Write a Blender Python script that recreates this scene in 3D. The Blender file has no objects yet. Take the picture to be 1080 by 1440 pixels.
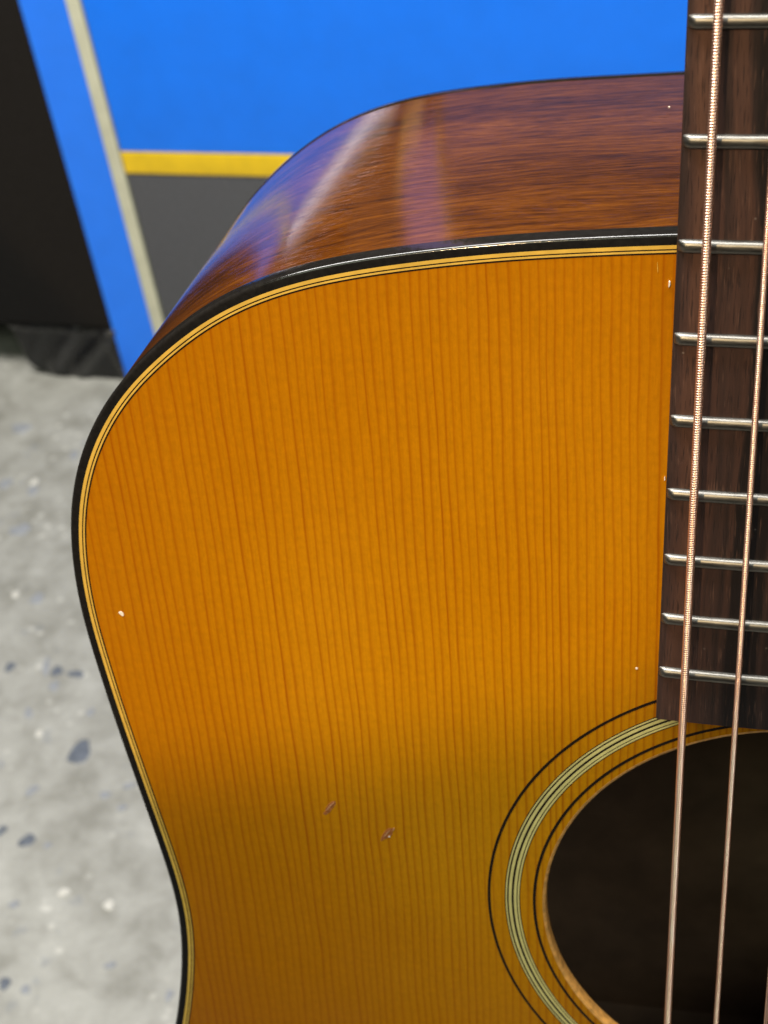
import bpy, bmesh, math, random
import numpy as np
from mathutils import Matrix, Vector

random.seed(7)
rng = np.random.default_rng(7)
scene = bpy.context.scene
COL = scene.collection

# ------------------------------------------------------------------ camera
cam_d = bpy.data.cameras.new("camera")
cam = bpy.data.objects.new("camera", cam_d)
COL.objects.link(cam)
cam_d.sensor_fit = 'VERTICAL'
cam_d.sensor_height = 36.0
cam_d.sensor_width = 27.0
cam_d.lens = 54.876
cam_d.clip_start = 0.01
cam_d.clip_end = 50.0
cam.matrix_world = Matrix((
    (0.97328515, -0.02026157, 0.22870392, -0.0001),
    (0.18811970, 0.64144711, -0.74374497, -0.205467),
    (-0.13163203, 0.76689965, 0.62812255, 0.763685),
    (0, 0, 0, 1)))
cam_d.dof.use_dof = True
cam_d.dof.focus_distance = 0.276
cam_d.dof.aperture_fstop = 31.0
scene.camera = cam

# ------------------------------------------------------------------ world: dim shop interior
world = bpy.data.worlds.new("World")
scene.world = world
world.use_nodes = True
wb = world.node_tree.nodes["Background"]
wb.inputs[0].default_value = (1.0, 0.95, 0.88, 1)
wb.inputs[1].default_value = 0.06


def look_at(o, loc, tgt):
    o.location = loc
    d = Vector(tgt) - Vector(loc)
    o.rotation_euler = d.to_track_quat('-Z', 'Y').to_euler()


def area(name, loc, tgt, sx, sy, power, col):
    l = bpy.data.lights.new(name, 'AREA')
    l.shape = 'RECTANGLE'
    l.size, l.size_y = sx, sy
    l.energy = power
    l.color = col
    o = bpy.data.objects.new(name, l)
    COL.objects.link(o)
    look_at(o, loc, tgt)
    return o


# ceiling panel over the aisle between guitar and display stand
area("ceiling_lamp", (-0.42, 0.08, 1.85), (-0.42, 0.34, 0.0), 1.1, 0.4, 50, (1.0, 0.97, 0.93))
# softer ceiling panel in front of the guitar
area("ceiling_lamp_front", (-0.9, -1.9, 2.4), (-0.1, 0.0, 0.5), 1.4, 0.8, 13, (0.84, 1.0, 0.74))
area("fill_lamp_right", (1.0, -1.3, 2.3), (0.0, 0.0, 0.5), 1.2, 0.5, 14, (0.93, 1.0, 0.92))  # added fill lamp for string highlights and fretboard sheen
# warm spot for the upper body; beam rim shaped to imitate a shadow edge
sp = bpy.data.lights.new("warm_spot", 'SPOT')
sp.energy = 140
sp.color = (1.0, 0.68, 0.36)
sp.spot_size = math.radians(26)
sp.spot_blend = 0.06
sp.shadow_soft_size = 0.013
spo = bpy.data.objects.new("warm_spot", sp)
COL.objects.link(spo)
SPL = Vector((-0.55, -1.7, 2.0))
d_edge = (Vector((-0.09, 0.004, 0.522)) - SPL).normalized()      # lower rim of the beam falls across the waist
d_side = d_edge.cross(Vector((0, 0, 1))).normalized()
d_axis = Matrix.Rotation(math.radians(12.72), 3, d_side) @ d_edge
d_axis = Matrix.Rotation(math.radians(-20), 3, d_edge) @ d_axis      # beam centre lies up and to the left
look_at(spo, SPL, SPL + d_axis)

scene.view_settings.view_transform = 'Standard'
scene.view_settings.look = 'None'
scene.view_settings.gamma = 1
scene.view_settings.exposure = 0.0


# ------------------------------------------------------------------ helpers
def link(name, me, mat=None, parent=None):
    o = bpy.data.objects.new(name, me)
    COL.objects.link(o)
    if mat:
        me.materials.append(mat)
    if parent:
        o.parent = parent
    return o


def mesh(name, verts, faces, mat=None, parent=None, smooth=False):
    me = bpy.data.meshes.new(name)
    me.from_pydata([tuple(map(float, v)) for v in verts], [], faces)
    me.update()
    bm = bmesh.new()
    bm.from_mesh(me)
    bmesh.ops.recalc_face_normals(bm, faces=bm.faces[:])
    bm.to_mesh(me)
    bm.free()
    if smooth:
        for pl in me.polygons:
            pl.use_smooth = True
    return link(name, me, mat, parent)


def box(name, x0, x1, y0, y1, z0, z1, mat, parent, bev=0.0):
    bm = bmesh.new()
    vs = [bm.verts.new((x, y, z)) for x in (x0, x1) for y in (y0, y1) for z in (z0, z1)]
    for f in ((0, 1, 3, 2), (4, 6, 7, 5), (0, 4, 5, 1), (2, 3, 7, 6), (0, 2, 6, 4), (1, 5, 7, 3)):
        bm.faces.new([vs[i] for i in f])
    bmesh.ops.recalc_face_normals(bm, faces=bm.faces[:])
    if bev:
        bmesh.ops.bevel(bm, geom=bm.edges[:], offset=bev, segments=3, affect='EDGES', profile=0.6)
    me = bpy.data.meshes.new(name)
    bm.to_mesh(me)
    bm.free()
    if bev:
        for pl in me.polygons:
            pl.use_smooth = True
        me.set_sharp_from_angle(angle=math.radians(50))
    return link(name, me, mat, parent)


def empty(name, loc=(0, 0, 0), rz=0.0):
    o = bpy.data.objects.new(name, None)
    o.empty_display_size = 0.05
    COL.objects.link(o)
    o.location = loc
    o.rotation_euler = (0, 0, rz)
    return o


def tag(o, label, cat, group=None):
    o["label"] = label
    o["category"] = cat
    if group:
        o["group"] = group


# ---- material building
class NT:
    def __init__(s, name):
        s.m = bpy.data.materials.new(name)
        s.m.use_nodes = True
        s.t = s.m.node_tree
        s.b = s.t.nodes["Principled BSDF"]

    def n(s, typ, **kw):
        nd = s.t.nodes.new(typ)
        for k, v in kw.items():
            setattr(nd, k, v)
        return nd

    def put(s, sock, v):
        if isinstance(v, bpy.types.NodeSocket):
            s.t.links.new(v, sock)
        elif isinstance(v, (tuple, list)) and len(v) == 3 and sock.type == 'RGBA':
            sock.default_value = (*v, 1)
        else:
            sock.default_value = v

    def math(s, op, a, b=0.0, c=0.0):
        nd = s.n('ShaderNodeMath', operation=op)
        s.put(nd.inputs[0], a)
        s.put(nd.inputs[1], b)
        s.put(nd.inputs[2], c)
        return nd.outputs[0]

    def vmul(s, v, k):
        nd = s.n('ShaderNodeVectorMath', operation='MULTIPLY')
        s.put(nd.inputs[0], v)
        nd.inputs[1].default_value = k
        return nd.outputs[0]

    def noise(s, v, scale, detail=3.0, rough=0.55, dist=0.0):
        nd = s.n('ShaderNodeTexNoise')
        s.put(nd.inputs['Vector'], v)
        nd.inputs['Scale'].default_value = scale
        nd.inputs['Detail'].default_value = detail
        nd.inputs['Roughness'].default_value = rough
        nd.inputs['Distortion'].default_value = dist
        return nd.outputs['Fac']

    def vor(s, v, scale, feat='F1', out='Distance', rand=1.0):
        nd = s.n('ShaderNodeTexVoronoi', feature=feat)
        s.put(nd.inputs['Vector'], v)
        nd.inputs['Scale'].default_value = scale
        nd.inputs['Randomness'].default_value = rand
        return nd.outputs[out]

    def ramp(s, f, stops, interp='LINEAR'):
        nd = s.n('ShaderNodeValToRGB')
        cr = nd.color_ramp
        cr.interpolation = interp
        while len(cr.elements) < len(stops):
            cr.elements.new(0.5)
        for e, (p, c) in zip(cr.elements, stops):
            e.position = p
            e.color = (*c, 1) if not isinstance(c, (int, float)) else (c, c, c, 1)
        s.put(nd.inputs[0], f)
        return nd.outputs[0]

    def mix(s, f, a, b, blend='MIX'):
        nd = s.n('ShaderNodeMix', data_type='RGBA', blend_type=blend)
        s.put(nd.inputs[0], f)
        s.put(nd.inputs[6], a)
        s.put(nd.inputs[7], b)
        return nd.outputs[2]

    def obj(s):
        return s.n('ShaderNodeTexCoord').outputs['Object']

    def uv(s):
        return s.n('ShaderNodeTexCoord').outputs['UV']

    def sep(s, v):
        nd = s.n('ShaderNodeSeparateXYZ')
        s.put(nd.inputs[0], v)
        return nd.outputs

    def comb(s, x, y, z):
        nd = s.n('ShaderNodeCombineXYZ')
        for i, q in enumerate((x, y, z)):
            s.put(nd.inputs[i], q)
        return nd.outputs[0]

    def bump(s, h, strength, dist):
        nd = s.n('ShaderNodeBump')
        nd.inputs['Strength'].default_value = strength
        nd.inputs['Distance'].default_value = dist
        s.put(nd.inputs['Height'], h)
        s.put(s.b.inputs['Normal'], nd.outputs[0])

    def fin(s, col=None, rough=None, **kw):
        if col is not None:
            s.put(s.b.inputs['Base Color'], col)
        if rough is not None:
            s.put(s.b.inputs['Roughness'], rough)
        for k, v in kw.items():
            s.put(s.b.inputs[k.replace('_', ' ')], v)
        return s.m


def m_spruce():
    t = NT("amber_spruce")
    P = t.obj()
    X, Y, Z = t.sep(P)
    xm = t.math('MULTIPLY', X, 1000.0)
    ym = t.math('MULTIPLY', Y, 1000.0)
    # slow wander of the grain lines
    w1 = t.noise(t.comb(t.math('MULTIPLY', X, 9.0), t.math('MULTIPLY', Y, 4.0), 0.0), 1.0, 2.0)
    w2 = t.noise(t.comb(t.math('MULTIPLY', X, 90.0), t.math('MULTIPLY', Y, 22.0), 3.0), 1.0, 2.0)
    xw = t.math('ADD', xm, t.math('MULTIPLY', t.math('SUBTRACT', w1, 0.5), 5.0))
    xw = t.math('ADD', xw, t.math('MULTIPLY', t.math('SUBTRACT', w2, 0.5), 1.7))
    # rings get finer toward the centre seam, with uneven years
    sq = t.math('MULTIPLY', t.math('MULTIPLY', xw, xw), -0.0006)
    ph = t.math('ADD', t.math('MULTIPLY', t.math('ABSOLUTE', xw), 0.655), sq)
    yr = t.noise(t.comb(t.math('MULTIPLY', xw, 0.12), 7.3, 0.0), 1.0, 2.0)
    ph = t.math('ADD', ph, t.math('MULTIPLY', yr, 1.7))
    fr = t.math('FRACT', ph)
    idx = t.math('FLOOR', ph)
    lat = t.ramp(fr, [(0.0, 0.80), (0.07, 0.18), (0.22, 0.0), (0.50, 0.06), (0.76, 0.36), (0.89, 1.0), (1.0, 0.95)])
    wn = t.n('ShaderNodeTexWhiteNoise', noise_dimensions='1D')
    t.put(wn.inputs['W'], idx)
    per = t.math('MULTIPLY_ADD', wn.outputs[0], 0.45, 0.58)
    brk = t.noise(t.comb(t.math('MULTIPLY', X, 500.0), t.math('MULTIPLY', Y, 55.0), 0.0), 1.0, 3.0)
    brk = t.ramp(brk, [(0.25, 0.60), (0.62, 1.0)])
    lat = t.math('MULTIPLY', t.math('MULTIPLY', lat, per), brk)
    zone = t.noise(t.comb(t.math('MULTIPLY', X, 26.0), t.math('MULTIPLY', Y, 6.0), 6.1), 1.0, 2.0)
    lat = t.math('MULTIPLY', lat, t.ramp(zone, [(0.32, 0.55), (0.62, 1.0)]))
    blot = t.noise(t.comb(t.math('MULTIPLY', X, 16.0), t.math('MULTIPLY', Y, 10.0), 1.7), 1.0, 3.0, 0.5)
    base = t.ramp(blot, [(0.30, (0.49, 0.182, 0.0)), (0.5, (0.535, 0.213, 0.001)), (0.72, (0.58, 0.245, 0.003))])
    # radial tint: base gets darker and redder away from a bass-side centre
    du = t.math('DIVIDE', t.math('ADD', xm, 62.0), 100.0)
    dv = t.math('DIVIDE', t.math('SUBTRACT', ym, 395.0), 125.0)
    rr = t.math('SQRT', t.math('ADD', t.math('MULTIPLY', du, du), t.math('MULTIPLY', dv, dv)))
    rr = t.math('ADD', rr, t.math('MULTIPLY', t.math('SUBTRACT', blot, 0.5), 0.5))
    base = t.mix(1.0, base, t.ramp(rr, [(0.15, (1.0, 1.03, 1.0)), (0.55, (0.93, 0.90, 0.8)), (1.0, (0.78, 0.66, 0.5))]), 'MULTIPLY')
    # cross-grain silk and fine fibre
    silk = t.noise(t.comb(t.math('MULTIPLY', X, 170.0), t.math('MULTIPLY', Y, 620.0), 0.3), 1.0, 3.0)
    fib = t.noise(t.comb(t.math('MULTIPLY', X, 2600.0), t.math('MULTIPLY', Y, 160.0), 5.0), 1.0, 2.0)
    spk = t.noise(t.vmul(P, (1100.0, 700.0, 1.0)), 1.0, 2.0)
    tex = t.math('ADD', t.math('MULTIPLY', t.math('SUBTRACT', silk, 0.5), 0.13),
                 t.math('MULTIPLY', t.math('SUBTRACT', fib, 0.5), 0.26))
    tex = t.math('ADD', tex, t.math('MULTIPLY', t.math('SUBTRACT', spk, 0.5), 0.28))
    gain = t.math('ADD', tex, 1.0)
    base = t.mix(1.0, base, t.comb(gain, gain, gain), 'MULTIPLY')
    col = t.mix(t.math('MULTIPLY', lat, 0.92), base, (0.31, 0.072, 0.0))
    peel = t.noise(t.vmul(P, (420.0, 420.0, 420.0)), 1.0, 2.0)
    hh = t.math('ADD', t.math('MULTIPLY', peel, 0.35), t.math('MULTIPLY', lat, -0.5))
    t.bump(hh, 0.06, 0.0004)
    rg = t.ramp(t.noise(t.vmul(P, (40.0, 30.0, 1.0)), 1.0, 4.0), [(0.3, 0.17), (0.7, 0.27)])
    return t.fin(col, rg, IOR=1.45, Specular_IOR_Level=0.3)


def m_mahogany():
    t = NT("side_mahogany")
    U = t.uv()
    s_, h_, _ = t.sep(U)
    wv = t.noise(t.comb(t.math('MULTIPLY', s_, 9.0), t.math('MULTIPLY', h_, 26.0), 0.0), 1.0, 3.0)
    hw = t.math('ADD', h_, t.math('MULTIPLY', t.math('SUBTRACT', wv, 0.5), 0.020))
    a = t.noise(t.comb(t.math('MULTIPLY', s_, 80.0), t.math('MULTIPLY', hw, 760.0), 0.0), 1.0, 5.0, 0.62)
    b = t.noise(t.comb(t.math('MULTIPLY', s_, 280.0), t.math('MULTIPLY', hw, 2400.0), 4.0), 1.0, 3.0, 0.6)
    c = t.noise(t.comb(t.math('MULTIPLY', s_, 7.0), t.math('MULTIPLY', hw, 45.0), 9.0), 1.0, 3.0)
    f = t.math('ADD', t.math('MULTIPLY', a, 0.55), t.math('MULTIPLY', b, 0.25))
    f = t.math('ADD', f, t.math('MULTIPLY', c, 0.35))
    col = t.ramp(f, [(0.42, (0.008, 0.0028, 0.002)), (0.52, (0.038, 0.010, 0.002)), (0.62, (0.084, 0.023, 0.002)),
                     (0.75, (0.15, 0.046, 0.003))])
    pore = t.noise(t.comb(t.math('MULTIPLY', s_, 190.0), t.math('MULTIPLY', hw, 2500.0), 2.0), 1.0, 2.0)
    pm = t.ramp(pore, [(0.60, 0.0), (0.68, 1.0)])
    col = t.mix(t.math('MULTIPLY', pm, 0.6), col, (0.035, 0.010, 0.004))
    hgt = t.math('ADD', t.math('MULTIPLY', pm, -1.0), t.math('MULTIPLY', b, 0.5))
    t.bump(hgt, 0.045, 0.0003)
    return t.fin(col, 0.10, IOR=1.50)


def m_rosewood():
    t = NT("fretboard_rosewood")
    P = t.obj()
    X, Y, Z = t.sep(P)
    wv = t.noise(t.comb(t.math('MULTIPLY', X, 50.0), t.math('MULTIPLY', Y, 9.0), 0.0), 1.0, 3.0)
    xw = t.math('ADD', X, t.math('MULTIPLY', t.math('SUBTRACT', wv, 0.5), 0.010))
    a = t.noise(t.comb(t.math('MULTIPLY', xw, 165.0), t.math('MULTIPLY', Y, 2.2), 2.35), 1.0, 3.0, 0.5)
    b = t.noise(t.comb(t.math('MULTIPLY', xw, 900.0), t.math('MULTIPLY', Y, 14.0), 1.0), 1.0, 4.0, 0.6)
    f = t.math('ADD', t.math('MULTIPLY', a, 0.75), t.math('MULTIPLY', b, 0.25))
    # one broad black figure line runs down the board beside the A string
    band = t.ramp(t.math('ABSOLUTE', t.math('ADD', xw, 0.0135)), [(0.0012, 1.0), (0.0034, 0.0)])
    f = t.math('SUBTRACT', f, t.math('MULTIPLY', band, 0.17))
    col = t.ramp(f, [(0.38, (0.009, 0.006, 0.006)), (0.46, (0.029, 0.016, 0.0135)), (0.55, (0.056, 0.027, 0.020)),
                     (0.70, (0.100, 0.047, 0.030))])
    pore = t.noise(t.comb(t.math('MULTIPLY', X, 3400.0), t.math('MULTIPLY', Y, 190.0), 2.0), 1.0, 2.0)
    pm = t.ramp(pore, [(0.57, 0.0), (0.66, 1.0)])
    col = t.mix(t.math('MULTIPLY', pm, 0.65), col, (0.012, 0.008, 0.008))
    lt = t.noise(t.comb(t.math('MULTIPLY', X, 2600.0), t.math('MULTIPLY', Y, 150.0), 8.0), 1.0, 2.0)
    col = t.mix(t.math('MULTIPLY', t.ramp(lt, [(0.60, 0.0), (0.70, 1.0)]), 0.35), col, (0.16, 0.085, 0.06))
    dust = t.vor(t.vmul(P, (1.0, 1.0, 1.0)), 420.0)
    dk = t.noise(P, 60.0, 2.0)
    dm = t.math('MULTIPLY', t.ramp(dust, [(0.05, 1.0), (0.11, 0.0)]), t.ramp(dk, [(0.55, 0.0), (0.7, 1.0)]))
    col = t.mix(t.math('MULTIPLY', dm, 0.5), col, (0.30, 0.26, 0.23))
    t.bump(t.math('ADD', t.math('MULTIPLY', pm, -1.0), b), 0.35, 0.0002)
    return t.fin(col, 0.42)


def m_plain(name, col, rough, metallic=0.0, var=0.12, scale=200.0, bump=0.0, **kw):
    t = NT(name)
    P = t.obj()
    nz = t.noise(P, scale, 4.0, 0.6)
    lo = tuple(c * (1 - var) for c in col)
    hi = tuple(min(1, c * (1 + var)) for c in col)
    c = t.ramp(nz, [(0.3, lo), (0.7, hi)])
    if bump:
        t.bump(nz, bump, 0.0005)
    t.b.inputs['Metallic'].default_value = metallic
    r = t.ramp(t.noise(P, scale * 0.37, 3.0), [(0.3, max(0.02, rough * 0.8)), (0.7, min(1, rough * 1.25))])
    return t.fin(c, r, **kw)


def m_fret():
    t = NT("nickel_silver")
    P = t.obj()
    nz = t.noise(t.vmul(P, (160.0, 1200.0, 600.0)), 1.0, 4.0, 0.7)
    c = t.ramp(nz, [(0.32, (0.12, 0.116, 0.104)), (0.6, (0.20, 0.195, 0.18)), (0.75, (0.20, 0.18, 0.15))])
    t.bump(nz, 0.12, 0.0003)
    t.b.inputs['Metallic'].default_value = 1.0
    return t.fin(c, t.ramp(nz, [(0.3, 0.34), (0.7, 0.50)]))


def m_bronze():
    t = NT("phosphor_bronze")
    P = t.obj()
    nz = t.noise(t.vmul(P, (900.0, 60.0, 900.0)), 1.0, 4.0, 0.6)
    c = t.ramp(nz, [(0.3, (0.88, 0.50, 0.36)), (0.55, (0.98, 0.68, 0.54)), (0.75, (0.98, 0.78, 0.68))])
    t.b.inputs['Metallic'].default_value = 1.0
    return t.fin(c, 0.32)


def m_floor():
    t = NT("polished_concrete")
    P = t.obj()
    a = t.noise(P, 5.0, 6.0, 0.6, 0.6)
    b = t.noise(P, 36.0, 5.0, 0.65, 0.4)
    f = t.math('ADD', t.math('MULTIPLY', a, 0.45), t.math('MULTIPLY', b, 0.55))
    col = t.ramp(f, [(0.40, (0.25, 0.243, 0.210)), (0.5, (0.335, 0.328, 0.292)), (0.62, (0.415, 0.408, 0.368))])
    # small aggregate, too fine to build
    v1 = t.vor(t.mix(0.02, P, t.noise(P, 90.0, 2.0)), 62.0)
    k1 = t.noise(P, 21.0, 2.0)
    m1 = t.math('MULTIPLY', t.ramp(v1, [(0.16, 1.0), (0.30, 0.0)]), t.ramp(k1, [(0.55, 0.0), (0.62, 1.0)]))
    col = t.mix(t.math('MULTIPLY', m1, 0.45), col, (0.22, 0.235, 0.25))
    v2 = t.vor(t.vmul(P, (1.0, 1.15, 1.0)), 88.0)
    k2 = t.noise(P, 29.0, 2.0, 0.5, 1.0)
    m2 = t.math('MULTIPLY', t.ramp(v2, [(0.15, 1.0), (0.30, 0.0)]), t.ramp(k2, [(0.52, 0.0), (0.62, 1.0)]))
    col = t.mix(t.math('MULTIPLY', m2, 0.45), col, (0.70, 0.68, 0.61))
    g = t.ramp(t.noise(P, 420.0, 3.0), [(0.3, 0.93), (0.7, 1.05)])
    col = t.mix(1.0, col, g, 'MULTIPLY')
    t.bump(b, 0.05, 0.002)
    return t.fin(col, 0.38)


M = {}
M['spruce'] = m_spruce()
M['mahogany'] = m_mahogany()
M['rosewood'] = m_rosewood()
M['fret'] = m_fret()
M['bronze'] = m_bronze()
M['steel'] = m_plain("plain_steel", (0.75, 0.74, 0.72), 0.22, 1.0)
M['binding'] = m_plain("black_binding", (0.010, 0.009, 0.008), 0.10, 0.0, 0.3, 900.0, 0.05)
M['cream_line'] = m_plain("cream_purfling", (0.68, 0.42, 0.07), 0.25, 0.0, 0.12, 300.0)
M['black_line'] = m_plain("black_purfling", (0.014, 0.008, 0.004), 0.22)
M['ros_cream'] = m_plain("rosette_cream", (0.70, 0.60, 0.22), 0.25, 0.0, 0.12, 260.0)
M['rim'] = m_plain("raw_spruce_edge", (0.62, 0.30, 0.07), 0.5, 0.0, 0.35, 700.0)
M['inside'] = m_plain("raw_mahogany", (0.13, 0.075, 0.042), 0.75, 0.0, 0.25, 60.0)
M['neck'] = m_plain("neck_mahogany", (0.14, 0.045, 0.014), 0.25, 0.0, 0.3, 90.0)
M['bone'] = m_plain("bone", (0.75, 0.68, 0.52), 0.35)
M['chip'] = m_plain("bare_white_chip", (0.85, 0.78, 0.68), 0.5)
M['scar'] = m_plain('raw_scratch', (0.50, 0.24, 0.11), 0.4)
M['ding'] = m_plain("bruised_lacquer", (0.36, 0.120, 0.030), 0.14, 0.0, 0.4, 900.0)
M['blue'] = m_plain("blue_laminate", (0.0, 0.160, 0.88), 0.46, 0.0, 0.05, 30.0)
M['slate'] = m_plain('slate_blue_board', (0.05, 0.065, 0.20), 0.45, 0.0, 0.1, 30.0)
M['blue2'] = m_plain("blue_lacquered_upright", (0.012, 0.165, 0.84), 0.38, 0.0, 0.05, 30.0)
M['yellow'] = m_plain("yellow_stripe", (0.62, 0.43, 0.008), 0.45, 0.0, 0.10, 60.0)
M['grey'] = m_plain("grey_kick_board", (0.058, 0.063, 0.075), 0.60, 0.0, 0.30, 420.0, 0.3)
M['cream_trim'] = m_plain("cream_edge_trim", (0.46, 0.48, 0.38), 0.45, 0.0, 0.10, 60.0)
M['streak_halo'] = m_plain('lavender_streak_halo', (0.60, 0.60, 0.82), 0.5)  # pale colour imitating the soft spread of the lamp streak
M['post'] = m_plain('violet_post', (0.22, 0.16, 0.42), 0.45)
M['lamp'] = m_plain('strip_lamp_diffuser', (0.8, 0.8, 0.8), 0.4)
_b = M['lamp'].node_tree.nodes['Principled BSDF']
_b.inputs['Emission Color'].default_value = (0.80, 0.84, 1.0, 1)
_b.inputs['Emission Strength'].default_value = 1.7
M['tan'] = m_plain('tan_board', (0.42, 0.27, 0.12), 0.45, 0.0, 0.1, 60.0)
M['white'] = m_plain("white_rail", (0.85, 0.85, 0.85), 0.35, 0.0, 0.04, 60.0)
M['black_cloth'] = m_plain("black_carpet", (0.009, 0.008, 0.0075), 0.9, 0.0, 0.3, 700.0, 0.5, Specular_IOR_Level=0.15)
M['black_plastic'] = m_plain("black_plastic_wrap", (0.006, 0.006, 0.0065), 0.27, 0.0, 0.3, 120.0, 0.15)
M['chip_dark'] = m_plain("dark_stone", (0.12, 0.135, 0.16), 0.4, 0.0, 0.3, 200.0)
M['chip_mid'] = m_plain("grey_stone", (0.27, 0.28, 0.295), 0.4, 0.0, 0.25, 200.0)
M['chip_pale'] = m_plain("pale_stone", (0.58, 0.56, 0.50), 0.4, 0.0, 0.1, 200.0)
M['floor'] = m_floor()

# ------------------------------------------------------------------ floor
floor = mesh("floor", [(-4, -0.42, 0), (4, -0.42, 0), (4, 4, 0), (-4, 4, 0)], [(0, 1, 2, 3)], M['floor'])
floor["kind"] = "structure"

CW = np.array(cam.matrix_world.translation)
CB = np.array(cam.matrix_world.to_3x3())


def blob(n, rx, ry, rot, seed, h):
    r = np.random.default_rng(seed)
    vs = []
    ph = r.uniform(0, 6.28, 3)
    for k in range(n):
        a = 2 * math.pi * k / n
        q = 1 + 0.16 * math.sin(2 * a + ph[0]) + 0.12 * math.sin(3 * a + ph[1]) + 0.08 * math.sin(5 * a + ph[2])
        x, y = rx * q * math.cos(a), ry * q * math.sin(a)
        vs.append((x * math.cos(rot) - y * math.sin(rot), x * math.sin(rot) + y * math.cos(rot), 0))
    verts = vs + [(x * 0.9, y * 0.9, h) for x, y, z in vs]
    faces = [tuple(range(n, 2 * n))] + [(k, (k + 1) % n, n + (k + 1) % n, n + k) for k in range(n)]
    return verts, faces


# aggregate stones that show singly (floor x, y and half sizes in metres)
STONES = [
    (-0.4403, 0.4392, 0.0086, 0.0098, 0.24, 'chip_dark'),
    (-0.4496, 0.3634, 0.0053, 0.0053, -0.24, 'chip_dark'),
    (-0.469, 0.5114, 0.0059, 0.0037, -0.16, 'chip_dark'),
    (-0.4846, 0.5133, 0.0038, 0.0059, -0.24, 'chip_dark'),
    (-0.4943, 0.517, 0.0027, 0.009, 0.32, 'chip_mid'),
    (-0.5222, 0.5153, 0.0039, 0.0045, -0.24, 'chip_dark'),
    (-0.4697, 0.3698, 0.0029, 0.0042, 0.0, 'chip_dark'),
    (-0.4907, 0.4719, 0.0032, 0.0049, 0.32, 'chip_mid'),
    (-0.4454, 0.4756, 0.0031, 0.0035, 0.0, 'chip_mid'),
    (-0.582, 0.7169, 0.0051, 0.0059, -0.24, 'chip_mid'),
    (-0.574, 0.6671, 0.0086, 0.0075, -0.32, 'chip_mid'),
    (-0.4342, 0.3607, 0.0024, 0.0029, 0.08, 'chip_mid'),
    (-0.4097, 0.4044, 0.0034, 0.0037, -0.4, 'chip_mid'),
    (-0.3957, 0.4133, 0.0044, 0.0025, 0.32, 'chip_mid'),
    (-0.4235, 0.2598, 0.004, 0.004, 0.24, 'chip_dark'),
    (-0.4091, 0.2569, 0.0035, 0.003, 0.24, 'chip_mid'),
    (-0.3631, 0.2782, 0.0035, 0.0025, 0.32, 'chip_mid'),
    (-0.3212, 0.2623, 0.0025, 0.0038, 0.08, 'chip_mid'),
    (-0.4618, 0.4039, 0.0035, 0.0051, -0.32, 'chip_mid'),
    (-0.4393, 0.3146, 0.0037, 0.0028, 0.08, 'chip_mid'),
    (-0.61, 0.7256, 0.0064, 0.0061, 0.08, 'chip_mid'),
    (-0.5286, 0.5877, 0.0058, 0.0058, -0.4, 'chip_mid'),
    (-0.5625, 0.7654, 0.0039, 0.0062, 0.24, 'chip_mid'),
    (-0.626, 0.8029, 0.0108, 0.0066, 0.08, 'chip_mid'),
    (-0.4813, 0.4986, 0.0043, 0.0044, 0.16, 'chip_mid'),
    (-0.4923, 0.4246, 0.0015, 0.0033, 0.32, 'chip_mid'),
    (-0.3945, 0.3948, 0.0029, 0.003, -0.24, 'chip_mid'),
    (-0.4103, 0.3264, 0.0037, 0.0033, 0.0, 'chip_pale'),
    (-0.3782, 0.3198, 0.0041, 0.0032, -0.4, 'chip_pale'),
    (-0.4756, 0.4536, 0.0026, 0.0034, -0.32, 'chip_pale'),
    (-0.585, 0.7281, 0.0032, 0.005, -0.4, 'chip_pale'),
    (-0.5479, 0.5916, 0.0035, 0.0034, -0.24, 'chip_pale'),
]
for i, (x, y, rx, ry, rot, kind) in enumerate(STONES):
    v, f = blob(12, rx, ry, rot, 100 + i, 0.0006)
    o = mesh("stone", v, f, M[kind], floor)
    o.location = (x, y, 0.0)

# ------------------------------------------------------------------ display stand behind
ST = empty("display_stand", (-0.51906, 0.87544, 0.0), math.radians(-6.0))
tag(ST, "blue laminate display stand with yellow stripe, grey kick board and cream edge trim", "display stand")
box("kick_board", 0.0205, 1.30, 0.0, 0.02, 0.0, 0.2068, M['grey'], ST, 0.0008)
box("stripe", 0.0205, 1.30, -0.0012, 0.02, 0.2072, 0.2256, M['yellow'], ST, 0.0006)
box("front_panel", 0.0205, 1.30, 0.0, 0.02, 0.2260, 0.5836, M['blue'], ST, 0.0008)
box("upper_board", 0.2580, 1.30, 0.004, 0.02, 0.6004, 0.735, M['slate'], ST, 0.0008)
box("edge_trim", 0.0068, 0.0190, -0.001, 0.02, 0.0, 0.603, M['cream_trim'], ST, 0.0015)
# lit strip lamp along the top of the front panel (seen only as a streak in the guitar's side)
box("strip_lamp", 0.0205, 0.198, -0.006, 0.012, 0.6010, 0.6120, M['lamp'], ST, 0.002)
box("streak_halo_strip", 0.0205, 0.198, -0.003, 0.012, 0.5840, 0.6006, M['streak_halo'], ST, 0.002)  # added strips above and below the lamp, softening its reflected streak
box("streak_halo_strip", 0.0205, 0.198, -0.003, 0.012, 0.6124, 0.6280, M['streak_halo'], ST, 0.002)
box("shelf_edge", 0.0205, 0.186, 0.004, 0.02, 0.640, 0.656, M["tan"], ST, 0.002)
box("post_base", 0.2040, 0.2340, -0.004, 0.03, 0.6600, 0.700, M['tan'], ST, 0.001)
box("post", 0.2080, 0.2520, -0.004, 0.03, 0.7004, 1.30, M['post'], ST, 0.001)
box("post_trim", 0.2000, 0.2076, -0.005, 0.03, 0.7004, 0.735, M['tan'], ST, 0.001)
box("post_trim", 0.2524, 0.2576, -0.005, 0.03, 0.7004, 1.30, M['tan'], ST, 0.001)
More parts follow.
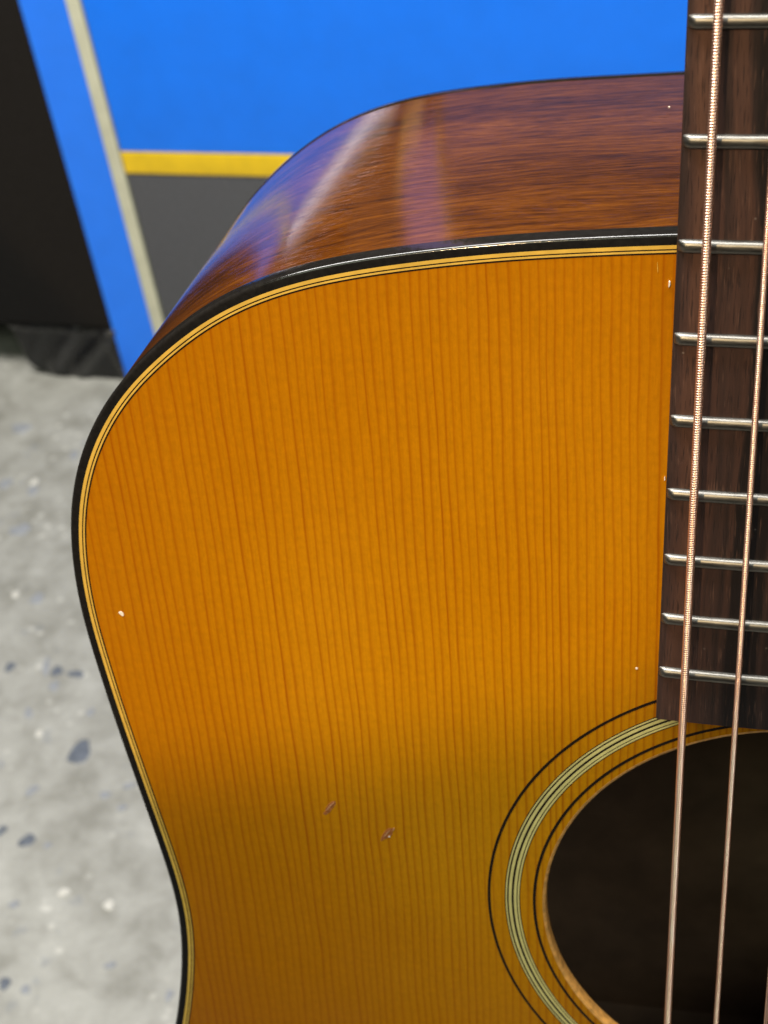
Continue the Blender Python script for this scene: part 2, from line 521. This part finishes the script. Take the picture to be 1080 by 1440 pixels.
# rounded blue upright at the corner of the stand
n = 14
vs, fs = [], []
prof = []
prof = [(0.0058 - 0.0340 * (k / n), 0.0012 - 0.0090 * (k / n) ** 1.6) for k in range(n + 1)]
prof += [(-0.0282, 0.05), (0.0058, 0.05)]
for z in (0.0, 0.603):
    for (x, y) in prof:
        vs.append((x, y, z))
m_ = len(prof)
for k in range(m_):
    fs.append((k, (k + 1) % m_, m_ + (k + 1) % m_, m_ + k))
fs.append(tuple(range(m_)))
fs.append(tuple(range(m_, 2 * m_)))
up = mesh("corner_upright", vs, fs, M['blue2'], ST, True)
up.data.set_sharp_from_angle(angle=math.radians(40))

# ------------------------------------------------------------------ black carpeted cabinet at the left
BC = empty("black_cabinet", (-0.51906, 0.87544, 0.0), math.radians(-6.0))
tag(BC, "black cloth covered cabinet with crinkled plastic foot left of the blue stand", "cabinet")
box("body", -0.42, -0.0262, -0.008, 0.30, 0.056, 1.10, M['black_cloth'], BC, 0.006)
# crinkled wrap round the foot: slanted left end, rounded lower corner
nx, nz = 60, 26
vs, fs = [], []
for j in range(nz + 1):
    tz = j / nz
    z = 0.0575 * tz
    xl = -0.126 - 0.018 * tz
    if tz < 0.34:
        q = 1 - tz / 0.34
        xl += 0.017 * (1 - math.sqrt(max(0.0, 1 - q * q)))
    for i in range(nx + 1):
        tx = i / nx
        x = xl + (-0.0264 - xl) * tx
        y = -0.003
        d = 0.0
        for (c0, sl, wdt, amp) in ((0.14, 0.40, 0.10, 0.0050), (0.42, 0.50, 0.07, 0.0075), (0.70, 0.55, 0.08, 0.0090),
                                   (0.93, -0.10, 0.05, 0.0040)):
            u_ = (tx - c0 - sl * (tz - 0.5)) / wdt
            d += amp * math.exp(-u_ * u_) * math.sin(math.pi * min(1, 0.05 + 0.9 * tz)) ** 0.7
        d += 0.0025 * math.exp(-((tz - 0.93) / 0.05) ** 2)
        y -= d
        if tx < 0.06:
            y += 0.012 * (1 - tx / 0.06) ** 2
        vs.append((x, y, z + 0.0004))
W = nx + 1
for j in range(nz):
    for i in range(nx):
        a = j * W + i
        fs.append((a, a + 1, a + W + 1, a + W))
base = len(vs)
# close the volume behind
ring = [i for i in range(W)] + [j * W + nx for j in range(1, nz + 1)] + [nz * W + i for i in range(nx - 1, -1, -1)] + \
       [j * W for j in range(nz - 1, 0, -1)]
for r_ in ring:
    x, y, z = vs[r_]
    vs.append((x, 0.26, z))
L = len(ring)
for k in range(L):
    fs.append((ring[k], ring[(k + 1) % L], base + (k + 1) % L, base + k))
fs.append(tuple(base + k for k in range(L)))
wr = mesh("foot_wrap", vs, fs, M['black_plastic'], BC, True)
wr.data.set_sharp_from_angle(angle=math.radians(45))
wr["label"] = "crinkled black plastic wrapped round the cabinet foot"

# ------------------------------------------------------------------ guitar
# local frame: x across the top (treble side +), y along the strings (neck +), z out of the soundboard, metres;
# measures below in mm with (u, v, w), v counted from the saddle, w from the soundboard
O = np.array([0.0, -221.0, -62.0])
G = empty("acoustic_guitar")
RG = Matrix(((0.99955943, 0.02968059, 0.0, 0), (-0.00490288, 0.16511533, -0.98626208, 0),
             (-0.02927284, 0.98582757, 0.1651881, 0), (0, 0, 0, 1)))
G.matrix_world = Matrix.Translation((0, 0, 0.12)) @ RG
tag(G, "amber topped acoustic guitar with black binding and dark brown sides, leaning upright", "guitar")


def T(P):
    return (np.asarray(P, float) - O) * 0.001


def gm(name, verts, faces, mat, parent=None, smooth=False):
    o = mesh(name, T(verts), faces, mat, parent or G, smooth)
    return o


half = [(0, 287.3), (-14, 287.2), (-28.2, 286.8), (-41.8, 286.1), (-55.6, 285.2), (-69.8, 283.6), (-83, 281.6), (-92.8, 279.5),
        (-99, 277.6), (-107.8, 273.9), (-115.5, 269.2), (-122.6, 263.6), (-129.3, 257.6), (-135.4, 250.2),
        (-141.3, 239.9), (-145.3, 228.1), (-147.0, 216.9), (-147.4, 208), (-147.2, 200.6), (-146.3, 191.4), (-145.1, 179.8),
        (-143.5, 167.5), (-142.2, 157.7), (-140.3, 144.2), (-138.7, 132), (-138.0, 119.8), (-138.9, 108.2), (-141.2, 94.5),
        (-144.2, 81.8), (-150.5, 60), (-160.5, 32), (-172, 4), (-183, -26), (-192, -58), (-197, -90), (-196, -118),
        (-188, -148), (-171, -178), (-145, -200), (-105, -214), (-60, -219.5), (0, -221)]
half = np.array(half)
full = np.vstack([half, (half[1:-1] * [-1, 1])[::-1]])


def closed_spline(P, step=1.5):
    n = len(P)
    out = []
    for i in range(n):
        p0, p1, p2, p3 = P[i - 1], P[i], P[(i + 1) % n], P[(i + 2) % n]
        t01, t12, t23 = [np.linalg.norm(b - a) ** 0.5 for a, b in ((p0, p1), (p1, p2), (p2, p3))]
        m1 = (p2 - p1) + t12 * ((p1 - p0) / t01 - (p2 - p0) / (t01 + t12))
        m2 = (p2 - p1) + t12 * ((p3 - p2) / t23 - (p3 - p1) / (t12 + t23))
        for t in np.linspace(0, 1, 24, endpoint=False):
            out.append((2 * t**3 - 3 * t**2 + 1) * p1 + (t**3 - 2 * t**2 + t) * m1 + (-2 * t**3 + 3 * t**2) * p2 + (t**3 - t**2) * m2)
    out = np.array(out)
    d = np.linalg.norm(np.roll(out, -1, 0) - out, axis=1)
    s = np.concatenate([[0], np.cumsum(d)])
    N = int(s[-1] / step)
    q = np.linspace(0, s[-1], N, endpoint=False)
    c = np.vstack([out, out[:1]])
    r = np.stack([np.interp(q, s, c[:, 0]), np.interp(q, s, c[:, 1])], 1)
    # light smoothing removes measuring noise
    k = np.exp(-0.5 * (np.arange(-12, 13) * step / 6.0) ** 2)
    k /= k.sum()
    return sum(w_ * np.roll(r, j, 0) for w_, j in zip(k, range(-12, 13)))


OUT = closed_spline(full)
NO = len(OUT)
tg = np.roll(OUT, -1, 0) - np.roll(OUT, 1, 0)
tg /= np.linalg.norm(tg, axis=1)[:, None]
NRM = np.stack([tg[:, 1], -tg[:, 0]], 1)
if ((OUT - OUT.mean(0)) * NRM).sum() < 0:
    NRM = -NRM
ARC = np.concatenate([[0], np.cumsum(np.linalg.norm(np.roll(OUT, -1, 0) - OUT, axis=1))])


def inset(d):
    return OUT - NRM * d


def flare(dep):
    """outward offset (mm) of the ribs at each outline point, growing toward the back"""
    t_ = np.clip((np.abs(OUT[:, 0]) - 30) / 95, 0, 1)
    return (0.4 + 2.7 * t_ * t_ * (3 - 2 * t_)) * dep


def wback(v):
    return -(99.5 + (287.0 - v) * 0.050)


def sweep(name, prof, mat, parent=None, smooth=False, sharp=35):
    """closed profile of (inset, w) pairs swept round the body outline; w may be a function of v"""
    vs, fs = [], []
    for (d, w) in prof:
        P = inset(d - flare(1.0)[:, None]) if callable(w) else inset(d)
        for q in P:
            vs.append((q[0], q[1], w(q[1]) if callable(w) else w))
    n = len(prof)
    for a in range(n):
        b = (a + 1) % n
        for i in range(NO):
            j = (i + 1) % NO
            fs.append((a * NO + i, a * NO + j, b * NO + j, b * NO + i))
    o = gm(name, vs, fs, mat, parent, smooth)
    if smooth:
        o.data.set_sharp_from_angle(angle=math.radians(sharp))
    return o


# --- soundboard plate with the sound hole
HV, HR = 133.86, 52.1


def plate(name, loop, hole_r, w_top, w_bot, mat):
    bm = bmesh.new()
    vs = [bm.verts.new(T((q[0], q[1], w_top))) for q in loop]
    es = [bm.edges.new((vs[i], vs[(i + 1) % len(vs)])) for i in range(len(vs))]
    if hole_r:
        N = 240
        hs = [bm.verts.new(T((hole_r * math.cos(2 * math.pi * k / N), HV + hole_r * math.sin(2 * math.pi * k / N), w_top)))
              for k in range(N)]
        es += [bm.edges.new((hs[i], hs[(i + 1) % N])) for i in range(N)]
    bmesh.ops.triangle_fill(bm, use_beauty=True, edges=es)
    bmesh.ops.recalc_face_normals(bm, faces=bm.faces[:])
    if sum(f.normal.z * f.calc_area() for f in bm.faces) < 0:
        bmesh.ops.reverse_faces(bm, faces=bm.faces[:])
    ext = bmesh.ops.extrude_face_region(bm, geom=bm.faces[:])
    for v in [g for g in ext['geom'] if isinstance(g, bmesh.types.BMVert)]:
        v.co.z += (w_bot - w_top) * 0.001
    bmesh.ops.recalc_face_normals(bm, faces=bm.faces[:])
    me = bpy.data.meshes.new(name)
    bm.to_mesh(me)
    bm.free()
    return link(name, me, mat, G)


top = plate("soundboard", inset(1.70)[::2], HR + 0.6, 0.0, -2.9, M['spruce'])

# --- rounded rim of the sound hole
def lathe(name, prof, mat, parent, N=240, smooth=True):
    vs, fs = [], []
    for (r, w) in prof:
        for k in range(N):
            a = 2 * math.pi * k / N
            vs.append((r * math.cos(a), HV + r * math.sin(a), w))
    n = len(prof)
    for a in range(n):
        b = (a + 1) % n
        for i in range(N):
            j = (i + 1) % N
            fs.append((a * N + i, a * N + j, b * N + j, b * N + i))
    o = gm(name, vs, fs, mat, parent, smooth)
    o.data.set_sharp_from_angle(angle=math.radians(40))
    return o


lathe("sound_hole_rim", [(HR + 0.7, 0.012), (HR + 0.45, 0.0), (HR + 0.12, -0.18), (HR, -0.5), (HR, -2.5), (HR + 0.2, -2.93),
                         (HR + 0.7, -2.95)], M['rim'], top)
# --- rosette
ros = lathe("rosette", [(61.05, 0.020), (61.05, -0.5), (57.68, -0.5), (57.68, 0.020)], M['black_line'], G)
for r1, r0 in ((60.83, 60.52), (60.16, 59.54), (59.04, 58.46), (58.23, 57.87)):
    lathe("rosette_line", [(r1, 0.045), (r1, -0.4), (r0, -0.4), (r0, 0.045)], M['ros_cream'], ros)
lathe("rosette_ring", [(64.78, 0.035), (64.78, -0.5), (64.16, -0.5), (64.16, 0.035)], M['black_line'], ros)
lathe("rosette_ring", [(54.92, 0.035), (54.92, -0.5), (54.28, -0.5), (54.28, 0.035)], M['black_line'], ros)

# --- purfling lines just inside the binding
pur = sweep("purfling", [(1.72, 0.020), (3.38, 0.020), (3.38, -0.6), (1.72, -0.6)], M['black_line'])
sweep("purfling_line", [(1.80, 0.045), (2.46, 0.045), (2.46, -0.5), (1.80, -0.5)], M['cream_line'], pur)
sweep("purfling_line", [(2.72, 0.045), (3.06, 0.045), (3.06, -0.5), (2.72, -0.5)], M['cream_line'], pur)

# --- binding, rounded over at the corner, slightly proud of the side
cr = []
for k in range(7):
    a = math.radians(90 * k / 6)
    cr.append((0.60 - 0.70 * math.sin(a), -0.57 + 0.62 * math.cos(a)))
sweep("binding", [(1.76, -0.3), (1.76, 0.045)] + cr + [(-0.10, -3.75), (0.10, -3.76), (1.76, -3.76)],
      M['binding'], None, True, 38)
sweep("back_binding", [(2.0, lambda v: wback(v) + 3.6), (0.0, lambda v: wback(v) + 3.6), (-0.10, lambda v: wback(v) + 3.4),
                       (-0.10, lambda v: wback(v) + 0.8), (0.25, lambda v: wback(v) + 0.15), (0.9, lambda v: wback(v) - 0.05),
                       (2.0, lambda v: wback(v))], M['binding'], None, True, 38)

# --- sides (with arc-length UVs for the grain)
def side_shell(name, d, mat, flip):
    hs = np.linspace(0, 1, 9)
    vs, fs, uvs = [], [], []
    for h in hs:
        P = inset(d - flare(0.02 + 0.96 * h)[:, None])
        for q in P:
            w0, w1 = -3.6, wback(q[1]) + 3.4
            vs.append((q[0], q[1], w0 + (w1 - w0) * h))
    for a in range(len(hs) - 1):
        for i in range(NO):
            j = (i + 1) % NO
            fs.append((a * NO + i, a * NO + j, (a + 1) * NO + j, (a + 1) * NO + i))
    o = gm(name, vs, fs, mat, None, True)
    uvl = o.data.uv_layers.new(name="grain")
    for pl in o.data.polygons:
        ii = [o.data.loops[l].vertex_index % NO for l in pl.loop_indices]
        wrap = max(ii) - min(ii) > NO / 2
        for l in pl.loop_indices:
            vi = o.data.loops[l].vertex_index
            s = ARC[vi % NO]
            if wrap and vi % NO < NO / 2:
                s += ARC[-1]
            uvl.data[l].uv = (s * 0.001, float(o.data.vertices[vi].co.z))
    return o


side = side_shell("side", 0.0, M['mahogany'], False)
side_shell("side_lining", 2.2, M['inside'], True)
# --- back plate
bk = plate("back", inset(1.9)[::2], None, 0.0, -2.6, M['inside'])
for v in bk.data.vertices:
    vv = v.co.y * 1000 + O[1]
    v.co.z += wback(vv) * 0.001 + 0.0024
# braces on the inside of the back
for vv in (245, -25, -85, -150):
    hw = np.interp(vv, half[::-1, 1], -half[::-1, 0]) - 8
    w = wback(vv) + 2.4
    b = gm("brace", [(sx * hw, vv + sy * 7, w + 0.2 + h) for sx in (-1, 1) for (sy, h) in ((-1, 0), (-0.35, 9), (0.35, 9), (1, 0))],
           [(0, 1, 2, 3), (7, 6, 5, 4), (0, 4, 5, 1), (1, 5, 6, 2), (2, 6, 7, 3), (3, 7, 4, 0)], M['inside'], bk)

# --- fretboard
S = 645.2
WB = 6.5


def hb(v):
    return 0.5 * (42.9 + 0.0344 * (S - v))


def wt(u):
    return WB + 0.9 - u * u / 812.0


V0, V1 = 191.8, S
vs, fs = [], []
us = np.linspace(-1, 1, 21)
ring_n = None
for v in np.linspace(V0, V1, 60):
    h = hb(v)
    row = [(-h + 0.25, v, 0.06), (-h, v, 0.3), (-h, v, wt(h) - 0.35), (-h + 0.12, v, wt(h) - 0.08)]
    row += [(t * (h - 0.4), v, wt(t * (h - 0.4))) for t in us]
    row += [(h - 0.12, v, wt(h) - 0.08), (h, v, wt(h) - 0.35), (h, v, 0.3), (h - 0.25, v, 0.06)]
    ring_n = len(row)
    vs += row
for a in range(59):
    for i in range(ring_n):
        j = (i + 1) % ring_n
        fs.append((a * ring_n + i, a * ring_n + j, (a + 1) * ring_n + j, (a + 1) * ring_n + i))
fs.append(tuple(range(ring_n)))
fs.append(tuple(59 * ring_n + i for i in range(ring_n)))
fb = gm("fretboard", vs, fs, M['rosewood'], None, True)
fb.data.set_sharp_from_angle(angle=math.radians(40))

# frets: half-round crown with bevelled ends
for nfr in range(1, 21):
    v = S * 2 ** (-nfr / 12)
    h = hb(v) - 0.22
    vs, fs = [], []
    NA = 9
    jit = random.uniform(-0.12, 0.12)
    xs = [-h, -h + 0.18, -h + 0.9, -h + 1.3] + list(np.linspace(-h + 3, h - 3, 14)) + [h - 1.3, h - 0.9, h - 0.18, h]
    sc = [0.05, 0.42, 0.93, 1.0] + [1.0] * 14 + [1.0, 0.93, 0.42, 0.05]
    for x, s_ in zip(xs, sc):
        wd = 1.10 * (0.78 + 0.22 * s_)
        for k in range(NA):
            a = math.pi * k / (NA - 1)
            vs.append((x, v + wd * math.cos(a) + jit * 0.3, wt(abs(x)) - 0.05 + 0.08 + 1.12 * s_ * math.sin(a) ** 0.75))
    for a in range(len(xs) - 1):
        for i in range(NA - 1):
            fs.append((a * NA + i, a * NA + i + 1, (a + 1) * NA + i + 1, (a + 1) * NA + i))
    fs.append(tuple(range(NA)))
    fs.append(tuple((len(xs) - 1) * NA + i for i in range(NA)))
    f = gm("fret", vs, fs, M['fret'], fb, True)
    f.data.set_sharp_from_angle(angle=math.radians(38))

# --- neck, heel, headstock, nut, bridge, saddle
vs, fs = [], []
NN = 17
for v in list(np.linspace(286.9, 318, 8)) + list(np.linspace(330, S, 14)):
    dep = 21 - 2.5 * (v - 330) / 315 if v > 320 else 21 + 70 * ((318 - v) / 31.0) ** 2.2
    h = hb(v) - 0.3
    hh = h * (1 - 0.35 * max(0, (318 - v) / 31.0))
    for k in range(NN):
        a = math.pi * k / (NN - 1)
        vs.append(((h if k in (0, NN - 1) else hh) * math.cos(a), v, 0.05 - (0.0 if k in (0, NN - 1) else dep * math.sin(a) ** 0.8)))
for a in range(21):
    for i in range(NN):
        j = (i + 1) % NN
        fs.append((a * NN + i, a * NN + j, (a + 1) * NN + j, (a + 1) * NN + i))
fs.append(tuple(range(NN)))
fs.append(tuple(21 * NN + i for i in range(NN)))
nk = gm("neck", vs, fs, M['neck'], None, True)
nk.data.set_sharp_from_angle(angle=math.radians(50))


def prism(name, poly, w0, w1, mat, parent, slope=0.0, v_ref=0.0):
    n_ = len(poly)
    vs = [(u, v, w0 - slope * (v - v_ref)) for u, v in poly] + [(u, v, w1 - slope * (v - v_ref)) for u, v in poly]
    fs = [tuple(range(n_)), tuple(range(n_, 2 * n_))] + [(i, (i + 1) % n_, n_ + (i + 1) % n_, n_ + i) for i in range(n_)]
    return gm(name, vs, fs, mat, parent)


hs = prism("headstock", [(-22, 646), (22, 646), (34, 676), (37.5, 830), (-37.5, 830), (-34, 676)], -14.5, 0.5, M['neck'], G, 0.24, 646)
prism("nut", [(-21.4, S + 0.2), (21.4, S + 0.2), (21.4, S + 5), (-21.4, S + 5)], 0.1, WB + 1.6, M['bone'], G)
br = prism("bridge", [(-78, -20), (-74, -24), (-30, -30), (30, -30), (74, -24), (78, -20), (78, 2), (74, 6), (-74, 6), (-78, 2)],
           0.05, 9.0, M['rosewood'], G)
prism("saddle", [(-36, -1.5), (36, -1.5), (36, 1.2), (-36, 1.2)], 8.0, 12.6, M['bone'], br)

# --- strings
def string(name, uN, uB, r, pitch, mat, v_a=0.0, v_b=S, fine=(60, 360), na=14, per=8, amp=0.10):
    vs, fs = [], []
    if pitch:
        n1 = int((fine[1] - fine[0]) / pitch * per)
        vl = np.concatenate([np.linspace(v_a, fine[0], 12, endpoint=False), np.linspace(fine[0], fine[1], n1),
                             np.linspace(fine[1], v_b, 14)[1:]])
    else:
        vl = np.linspace(v_a, v_b, 40)
    th = np.linspace(0, 2 * math.pi, na, endpoint=False)
    slope_u = (uB - uN) / S
    for v in vl:
        uc = uN + slope_u * (S - v)
        wc = WB + 1.0 + (S - v) / S * 5.2
        if pitch and fine[0] <= v <= fine[1]:
            ph = np.pi * v / pitch + th / 2
            rr = r - amp * (1 - np.abs(np.sin(ph))) ** 1.4
        else:
            rr = np.full(na, r - amp * 0.3)
        for a, q in zip(th, rr):
            vs.append((uc + q * math.cos(a), v, wc + q * math.sin(a)))
    vs = np.array(vs)
    m = len(vl)
    i0 = np.arange(na)
    A = (np.arange(m - 1)[:, None] * na + i0[None, :]).ravel()
    B = (np.arange(m - 1)[:, None] * na + ((i0 + 1) % na)[None, :]).ravel()
    F = np.stack([A, B, B + na, A + na], 1)
    me = bpy.data.meshes.new(name)
    me.from_pydata(T(vs).tolist(), [], F.tolist())
    me.update()
    for pl in me.polygons:
        pl.use_smooth = True
    return link(name, me, mat, G)


uN = [-18.2, -10.9, -3.6, 3.6, 10.9, 18.2]
uB = [-26.6, -16.0, -5.3, 5.3, 16.0, 26.6]
gauge = [(0.75, 0.47, 0.21), (0.56, 0.36, 0.16), (0.41, 0.28, 0.085), (0.31, 0.22, 0.065), (0.215, 0, 0), (0.155, 0, 0)]
for k in range(6):
    r, pt, am = gauge[k]
    fine = (60, 345) if k < 2 else (150, 300)
    string("string", uN[k], uB[k], r, pt, M['bronze'] if k < 4 else M['steel'], fine=fine, na=16 if k < 2 else 10,
           per=8 if k < 2 else 6, amp=am)

# --- small scars in the lacquer
def flake(name, u, v, rx, ry, rot, mat, seed, h=0.05, parent=None):
    vv, ff = blob(9, rx * 0.001, ry * 0.001, rot, seed, h * 0.001)
    o = mesh(name, vv, ff, mat, parent or top)
    o.location = tuple(T((u, v, 0.002)))
    return o


flake("chip", -138.3, 203.9, 0.48, 0.62, 0.3, M['chip'], 1)
flake("chip", -33.4, 198.7, 0.22, 0.30, 0.2, M['chip'], 2)
flake("chip", -28.9, 278.2, 0.16, 0.6, 0.0, M['chip'], 3, 0.4)
flake("chip", -28.9, 241.0, 0.12, 0.4, 0.0, M['chip'], 4, 0.3)
flake("chip", -30.9, 281.0, 0.06, 0.95, 0.05, M['cream_line'], 6)
for (u, v, k, rx, ry) in ((-98.3, 156.4, 11, 2.2, 0.75), (-86.0, 150.4, 12, 1.8, 1.0)):
    flake("ding", u, v, rx, ry, 0.95, M['ding'], k, 0.03)
    flake("ding", u - 0.9, v - 1.3, rx * 0.55, ry * 0.45, 0.8, M['ding'], k + 20, 0.035)
    flake("ding_scratch", u - 0.2, v, 1.5, 0.15, 1.0, M['scar'], k + 4, 0.06)
flake("ding_scratch", -97.5, 157.6, 0.7, 0.12, 0.8, M['scar'], 41, 0.06)
flake("ding_scratch", -85.7, 149.6, 0.22, 0.2, 0.9, M['chip'], 42, 0.07)
flake("ding_scratch", -84.6, 151.8, 0.6, 0.14, 1.2, M['scar'], 43, 0.06)
for (u, w_, v, rx) in ((-33.0, -72, 286.95, 0.26),):
    vv, ff = blob(8, rx * 0.001, 0.00018, 0.3, int(-w_), 0.0001)
    o = mesh("chip", [(x, z, y) for x, y, z in vv], ff, M['chip'], side)
    o.location = tuple(T((u, v, w_)))
